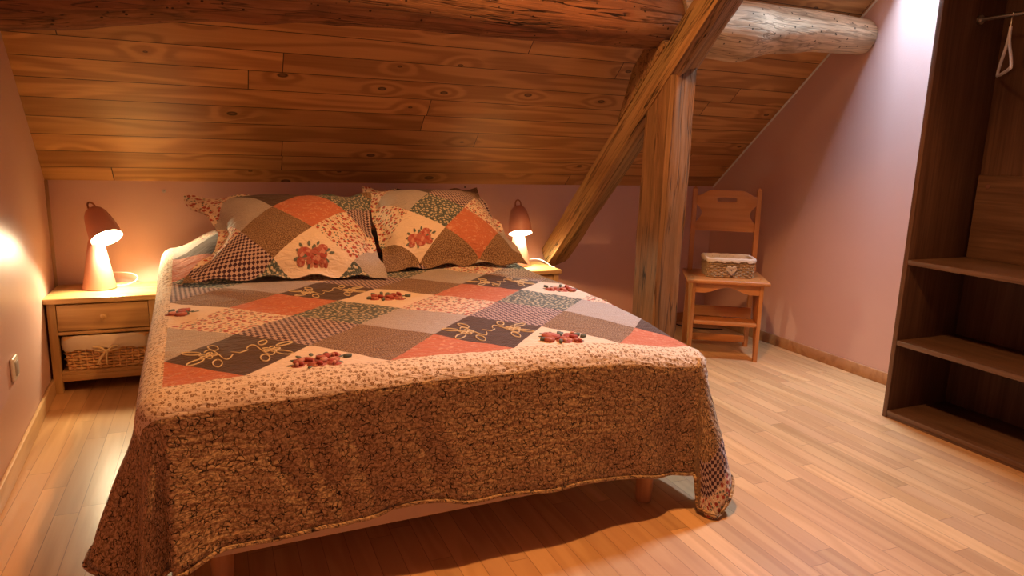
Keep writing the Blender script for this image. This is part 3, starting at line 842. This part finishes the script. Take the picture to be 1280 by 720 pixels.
# ------------------------------------------------------------------ lamps
def lamp(loc, axis, head, hoop_dir, cordpts, label, base_r=.073, hb=.235, power=44, glow='glow'):
    t = tag(empty('table_lamp', loc), label, 'lamp', 'pink bedside lamps')
    bm = bmesh.new(); lathe(bm, [(0, 0), (base_r - .004, 0), (base_r, .005), (base_r - .002, .012), (.034, hb - .01), (.030, hb), (0, hb)], 48); obj('base', bm, M['lamp'], t)
    n = Vector(axis).normalized()                      # the way the opening faces
    z = -n; x = Vector(hoop_dir) - z * Vector(hoop_dir).dot(z); x.normalize(); y = z.cross(x)
    R = Matrix.Translation(Vector(head)) @ Matrix((x, y, z)).transposed().to_4x4()
    bm = bmesh.new()
    outer = [(.071, 0), (.0705, .02), (.066, .06), (.058, .105), (.050, .135), (.040, .155), (.024, .168), (.008, .172), (0, .172)]
    lathe(bm, outer, 48, R)
    sh = obj('lamp_shade', bm, M['lamp'], t)
    bm = bmesh.new(); lathe(bm, [(.071, 0), (.0685, .001), (.066, .02), (.062, .055), (.045, .10), (0, .12)], 48, R); obj('lining', bm, M['lampin'], sh)
    bm = bmesh.new(); lathe(bm, [(0, .008), (.055, .010), (.066, .014), (0, .022)], 40, R)
    gl = obj('bulb_diffuser', bm, M[glow], sh); gl['label'] = 'glowing white diffuser'
    ld = bpy.data.lights.new('lamp_bulb', 'SPOT'); ld.energy = power; ld.color = (1.0, .84, .50); ld.spot_size = rad(156); ld.spot_blend = .25; ld.shadow_soft_size = .03
    lo_ = bpy.data.objects.new('lamp_bulb', ld); COL.objects.link(lo_); lo_.parent = sh
    lo_.matrix_local = R @ Matrix.Translation((0, 0, -.004))
    bm = bmesh.new()
    pts = []
    for k in range(17):
        a = PI * k / 16
        pts.append(R @ Vector((.017 * math.cos(a), 0, .168 + .040 * math.sin(a) ** .7)))
    tube(bm, pts, .0042, 8)
    obj('hanging_loop', bm, M['strap'], sh)
    bm = bmesh.new(); p0 = Vector((0, 0, 0))
    tube(bm, cordpts, .0026, 6); obj('cord', bm, M['cable'], t)
    # joint between the base and the shade
    bm = bmesh.new(); j0 = Vector((0, 0, hb - .01)); j1 = R @ Vector((0, 0, .085))
    tube(bm, [j0, j0.lerp(j1, .6)], .016, 12); obj('joint', bm, M['lamp'], t)
    return t
def smoothpts(P, n=8):
    P = [Vector(p) for p in P]; out = []
    for i in range(len(P) - 1):
        a = P[max(i - 1, 0)]; b = P[i]; c = P[i + 1]; d = P[min(i + 2, len(P) - 1)]
        for k in range(n):
            f = k / n
            out.append(.5 * ((2 * b) + (c - a) * f + (2 * a - 5 * b + 4 * c - d) * f * f + (3 * b - a - 3 * c + d) * f ** 3))
    out.append(P[-1]); return out
LL = (-.528, 3.795, NLH)
lamp(LL, (.36, -.52, -.78), (.052, -.035, .246), (.75, .5, 0), smoothpts([(.03, .06, .004), (.10, .04, .004), (.145, .055, .018), (.155, .09, .035), (.12, .13, .048), (.05, .15, .052), (-.02, .155, .04), (-.03, .158, -.05)]),
     'tilted pink lamp glowing on the left nightstand', power=32, glow='glow2')
LR = (1.672, 3.80, NRH)
lamp(LR, (-.04, -.36, -.93), (.000, -.020, .196), (.9, -.42, 0), smoothpts([(.05, .03, .004), (.09, .03, .03), (.135, -.01, .035), (.165, -.06, .018), (.172, -.10, .006), (.18, -.14, .004)]),
     'upright pink lamp glowing beside the right pillow', hb=.19)

# ------------------------------------------------------------------ step chair with basket
CA = rad(-32)
CH = empty('step_chair', (2.665, 3.085, 0), CA)
tag(CH, 'varnished pine chair with a built-in step, in the corner behind the post', 'chair')
# local: X to the chair's left-right, Y to the back, origin under the front edge centre
outl = []
ws, ds = .228, .375
bm = bmesh.new(); box(bm, (-ws, -.03, .448), (ws, ds, .472), .009, seg=3); obj('seat', bm, M['pineX'], CH)
for s in (-1, 1):
    bm = bmesh.new()
    x0 = s * .187
    # side board: narrow front leg, wide foot, arched cut
    pr = [(0, 0), (.035, 0), (.045, .05), (.12, .20), (.20, .36), (.25, .448), (0, .448)]
    b2 = prism([(y, z) for y, z in pr], [], .022)
    xf(b2, Matrix.Translation((x0, 0, 0)) @ Matrix.Rotation(PI / 2, 4, 'Z'))
    bm.free(); obj('leg', b2, M['pineZ'], CH)
    bm = bmesh.new()
    pts = [(.355, 0), (.335, .24), (.325, .45), (.335, .70), (.350, .965)]
    rings = []
    hw = .014
    for (y, z) in pts:
        rings.append([bm.verts.new((x0 + a, y + b, z)) for a, b in ((-hw, -.018), (hw, -.018), (hw, .018), (-hw, .018))])
    for a, b in zip(rings[:-1], rings[1:]):
        for k in range(4): bm.faces.new((a[k], a[(k + 1) % 4], b[(k + 1) % 4], b[k]))
    tip = bm.verts.new((x0, .352, .982))
    for k in range(4): bm.faces.new((rings[-1][k], rings[-1][(k + 1) % 4], tip))
    bm.faces.new(rings[0])
    bmesh.ops.bevel(bm, geom=[e for e in bm.edges if e.calc_length() > .05], offset=.005, segments=2, affect='EDGES')
    obj('upright', bm, M['pineZ'], CH)
# backrest with arched top, hand slot and scalloped sides
out = []
hwid = .176
def arc(cx, cz, r, a0, a1, n, sx=1.0): return [(cx + r * sx * math.cos(a0 + (a1 - a0) * k / n), cz + r * math.sin(a0 + (a1 - a0) * k / n)) for k in range(n + 1)]
out += [(-hwid, .715), (hwid, .715), (hwid, .765)]
out += [(hwid - .035 * math.sin(PI * k / 10), .765 + .11 * k / 10) for k in range(1, 10)]
out += [(hwid, .875), (hwid, .925)]
out += [(hwid * (1 - 2 * k / 20), .925 + .036 * (1 if .25 < k / 20 < .75 else (math.sin(2 * PI * k / 20 if k / 20 <= .25 else 2 * PI * (1 - k / 20)) ** 2))) for k in range(1, 20)]
out += [(-hwid, .925), (-hwid, .875)]
out += [(-hwid + .035 * math.sin(PI * k / 10), .875 - .11 * k / 10) for k in range(1, 10)]
out += [(-hwid, .765)]
slot = arc(.045, .905, .013, -PI / 2, PI / 2, 8) + arc(-.045, .905, .013, PI / 2, 3 * PI / 2, 8)
b2 = prism(out, [slot], .018)
xf(b2, Matrix.Translation((0, .338, 0)))
obj('backrest', b2, M['pineX'], CH)
bm = bmesh.new(); box(bm, (-.176, -.005, .205), (.176, .125, .227), .006); obj('step', bm, M['pineX'], CH)
bm = bmesh.new(); box(bm, (-.176, .20, .215), (.176, .222, .275), .003); obj('crosspiece', bm, M['pineX'], CH)
bm = bmesh.new(); box(bm, (-.173, .315, .03), (.173, .335, .075), .003); obj('stretcher', bm, M['pineX'], CH)
b2 = prism([(-.178, .448), (.178, .448), (.178, .39)] + [(.178 - .356 * k / 16, .392 + .022 * math.sin(PI * k / 16) - .012 * math.sin(PI * k / 16 * 3)) for k in range(1, 16)] + [(-.178, .39)], [], .018)
xf(b2, Matrix.Translation((0, .012, 0))); obj('apron', b2, M['pineX'], CH)
for s in (-1, 1):
    bm = bmesh.new(); lathe(bm, [(0, 0), (.008, 0), (.008, .004), (0, .005)], 14, Matrix.Translation((s * .19, .07, .472)))
    obj('screw_cap', bm, M['pineZ'], CH)
cb = tag(empty('basket', Matrix.Translation((2.665, 3.085, 0)) @ Matrix.Rotation(CA, 4, 'Z') @ Vector((.012, .165, .4735)), CA + rad(4)),
         'small brown woven basket with pale liner sitting on the pine chair', 'basket')
bm = bmesh.new(); wicker(bm, .27, .19, .105, .05, 10, .0042, .005, 22); obj('wicker_body', bm, M['wick2'], cb)
obj('liner', liner(.268, .188, .106, .092, .0, inner=.07), M['linen2'], cb)
bm = bmesh.new()
for k in range(3):
    sc = .026 - .007 * k
    tube(bm, [(sc * .0625 * 16 * math.sin(a) ** 3, -.112, .048 + sc * .0625 * (13 * math.cos(a) - 5 * math.cos(2 * a) - 2 * math.cos(3 * a) - math.cos(4 * a))) for a in [2 * PI * j / 24 for j in range(24)]], .0034, 6, closed=True)
obj('heart_charm', bm, plain('pale_rattan', (.58, .44, .28), .7), cb)

# ------------------------------------------------------------------ open wardrobe
WX0, WX1, WY0, WY1, WH = 2.80, 3.203, .93, 2.125, 2.02
wd = tag(empty('wardrobe', (WX0, WY1, 0)), 'tall open dark oak wardrobe with shelves standing against the right pink wall', 'wardrobe')
def wp(name, lo, hi, m, b=.0015, parent=None):
    bm = bmesh.new(); box(bm, (lo[0] - WX0, lo[1] - WY1, lo[2]), (hi[0] - WX0, hi[1] - WY1, hi[2]), b); return obj(name, bm, m, parent or wd)
T = .022
wp('side_panel', (WX0, WY1 - T, 0), (WX1, WY1, WH), M['waln'])
wp('side_panel', (WX0, WY0, 0), (WX1, WY0 + T, WH), M['waln'])
for z in (.012, .345, .712):
    wp('bottom_board' if z < .1 else 'shelf', (WX0 + .001, WY0 + T, z), (WX1 - .012, WY1 - T, z + .022), M['walnY'])
wp('plinth', (WX0 + .004, WY0 + T, 0), (WX0 + .02, WY1 - T, .011), M['walnY'])
wp('top_board', (WX0, WY0 + T, WH - T), (WX1 - .012, WY1 - T, WH), M['walnY'])
wp('back_panel', (WX1 - .011, WY0 + T, 0), (WX1 - .002, WY1 - T, WH), M['waln'])
wp('back_board', (WX1 - .026, WY0 + T + .002, .735), (WX1 - .012, WY1 - T - .004, 1.11), M['walnY'])
bm = bmesh.new(); lathe(bm, [(0, 0), (.011, 0), (.010, .003), (0, .004)], 16, Matrix.Translation((WX1 - .026 - WX0, -.075, 1.06)) @ Matrix.Rotation(-PI / 2, 4, 'Y'))
obj('screw_cover', bm, plain('brown_cover_cap', (.16, .07, .05), .5), wd)
bm = bmesh.new(); RX, RZ = 3.03, 1.757
tube(bm, [(RX - WX0, -T, RZ), (RX - WX0, WY0 + T - WY1, RZ)], .0085, 14)
rail = obj('hanging_rail', bm, M['metal'], wd)
for y in (-T - .012, WY0 + T - WY1):
    bm = bmesh.new(); lathe(bm, [(0, 0), (.019, 0), (.019, .010), (.013, .012), (0, .012)], 20, Matrix.Translation((RX - WX0, y, RZ)) @ Matrix.Rotation(-PI / 2, 4, 'X'))
    obj('rail_socket', bm, M['metal'], rail)
# hanger, nearly edge-on
hg = tag(empty('clothes_hanger', (RX, 1.965, RZ + .0086)), 'white plastic clothes hanger hanging from the wardrobe rail', 'hanger')
hd = Vector((.755, .656, 0)); 
def hp(s, z): return hd * s + Vector((0, 0, z))
bm = bmesh.new()
tube(bm, smoothpts([hp(-.012, -.016), hp(-.013, -.004), hp(-.006, .0045), hp(.004, .004), hp(.011, -.008), hp(.004, -.03), hp(0, -.06)], 5), .0018, 8); obj('hook', bm, M['metal'], hg)
bm = bmesh.new()
tube(bm, smoothpts([hp(0, -.055), hp(.012, -.10), hp(.05, -.14), hp(.10, -.175), hp(.145, -.215), hp(.148, -.232)], 5), [.006] * 26, 10)
tube(bm, smoothpts([hp(0, -.055), hp(-.012, -.10), hp(-.05, -.14), hp(-.10, -.175), hp(-.145, -.215), hp(-.148, -.232)], 5), [.006] * 26, 10)
tube(bm, [hp(-.148, -.232), hp(-.07, -.236), hp(.07, -.236), hp(.148, -.232)], .0065, 10)
tube(bm, [hp(-.03, -.125), hp(.03, -.125)], .0045, 8)
obj('hanger_body', bm, M['hang'], hg)

# ------------------------------------------------------------------ small wall things
so = tag(empty('wall_socket', (XL(2.87) + .001, 2.87, .345), math.atan2(-.047, 1) * -1), 'ivory plastic wall socket low on the left pink wall', 'socket')
bm = bmesh.new(); box(bm, (0, -.042, -.042), (.012, .042, .042), .006, seg=3); obj('plate', bm, M['ivory'], so)
bm = bmesh.new(); box(bm, (.011, -.024, -.026), (.0165, .024, .026), .003); obj('insert', bm, M['grey'], so)
for i, (x, z, lab) in enumerate(((-.233, .905, 'small steel screw in the back wall above the left nightstand lamp'), (1.381, .936, 'upper of two tiny screws in the wall right of the pillows'), (1.382, .914, 'lower of two tiny screws in the wall right of the pillows'))):
    bm = bmesh.new(); r = .009 if i == 0 else .0045
    lathe(bm, [(0, .008), (r * .3, .008), (r * .4, .004), (r * .5, .0045), (r, .004), (r, 0), (0, 0)], 18, Matrix.Rotation(PI / 2, 4, 'X'))
    o = obj('wall_screw', bm, M['metal'] if i == 0 else M['black']); o.location = (x, D - .0002, z)
    tag(o, lab, 'screw', 'wall screws')
cc = tag(empty('power_cord', (2.72, 3.79, 0)), 'thin black power cord lying on the floor behind the pine chair', 'cord')
bm = bmesh.new(); tube(bm, smoothpts([(-.10, .14, .10), (-.02, .10, .085), (.10, .04, .045), (.22, -.02, .008), (.42, -.14, .006)], 8), .004, 8); obj('cable', bm, M['black'], cc)
bm = bmesh.new(); box(bm, (-.012, .075, .075), (.012, .10, .10), .005); obj('inline_switch', bm, M['hang'], cc)

# ------------------------------------------------------------------ light
def light(name, typ, loc, energy, color, aim=None, **kw):
    l = bpy.data.lights.new(name, typ); l.energy = energy; l.color = color
    for k, v in kw.items(): setattr(l, k, v)
    o = bpy.data.objects.new(name, l); COL.objects.link(o); o.location = loc
    if aim: o.rotation_euler = (Vector(aim) - Vector(loc)).to_track_quat('-Z', 'Y').to_euler()
    return o
WARM = (1.0, 0.475, 0.175)
light('ceiling_spot', 'SPOT', (1.05, 1.68, 2.62), 190, WARM, (1.30, 1.85, 0), spot_size=rad(112), spot_blend=.5, shadow_soft_size=.05)
light('warm_fill', 'POINT', (1.0, 1.65, 2.55), 25, (1.0, 0.52, 0.22), shadow_soft_size=.12)  # added warm fill that lifts the walls, not a fixture of the room
ym = (SY0 + SY1) / 2 + .02
light('skylight_daylight', 'AREA', (2.85, SY1 - .024, zc(SY1) + .44), 150, (0.52, 0.71, 1.0), (2.15, 2.10, 0), shape='RECTANGLE', size=.46, size_y=.034)
w = bpy.data.worlds.new('sky'); SC.world = w; w.use_nodes = True
w.node_tree.nodes['Background'].inputs[0].default_value = (.6, .75, 1, 1); w.node_tree.nodes['Background'].inputs[1].default_value = .6

# ------------------------------------------------------------------ camera
cam = bpy.data.cameras.new('camera'); co = bpy.data.objects.new('camera', cam); COL.objects.link(co)
c0 = (640, 360); vz = (510, 4800); vy = (264, 179)
a = Vector((vz[0] - c0[0], vz[1] - c0[1])); b = Vector((vy[0] - c0[0], vy[1] - c0[1]))
f = math.sqrt(-(a.dot(b)))
dz = Vector((a.x, a.y, f)).normalized(); dyv = Vector((b.x, b.y, f)).normalized(); upv = -dz; dxv = dyv.cross(upv)
Rw = Matrix((dxv, dyv, upv))                    # image axes -> world
ex = Rw @ Vector((1, 0, 0)); ey = Rw @ Vector((0, -1, 0)); ezz = Rw @ Vector((0, 0, -1))
mw = Matrix((ex, ey, ezz)).transposed().to_4x4(); mw.translation = (0, 0, 1.15)
co.matrix_world = mw
cam.sensor_width = 36; cam.lens = f * 36 / 1280; cam.clip_start = .02
SC.camera = co

SC.view_settings.view_transform = 'Standard'; SC.view_settings.look = 'None'
SC.view_settings.gamma = 1; SC.view_settings.use_curve_mapping = False
SC.view_settings.exposure = -0.1
SC.cycles.use_denoising = True
SC.cycles.max_bounces = 8; SC.cycles.diffuse_bounces = 5
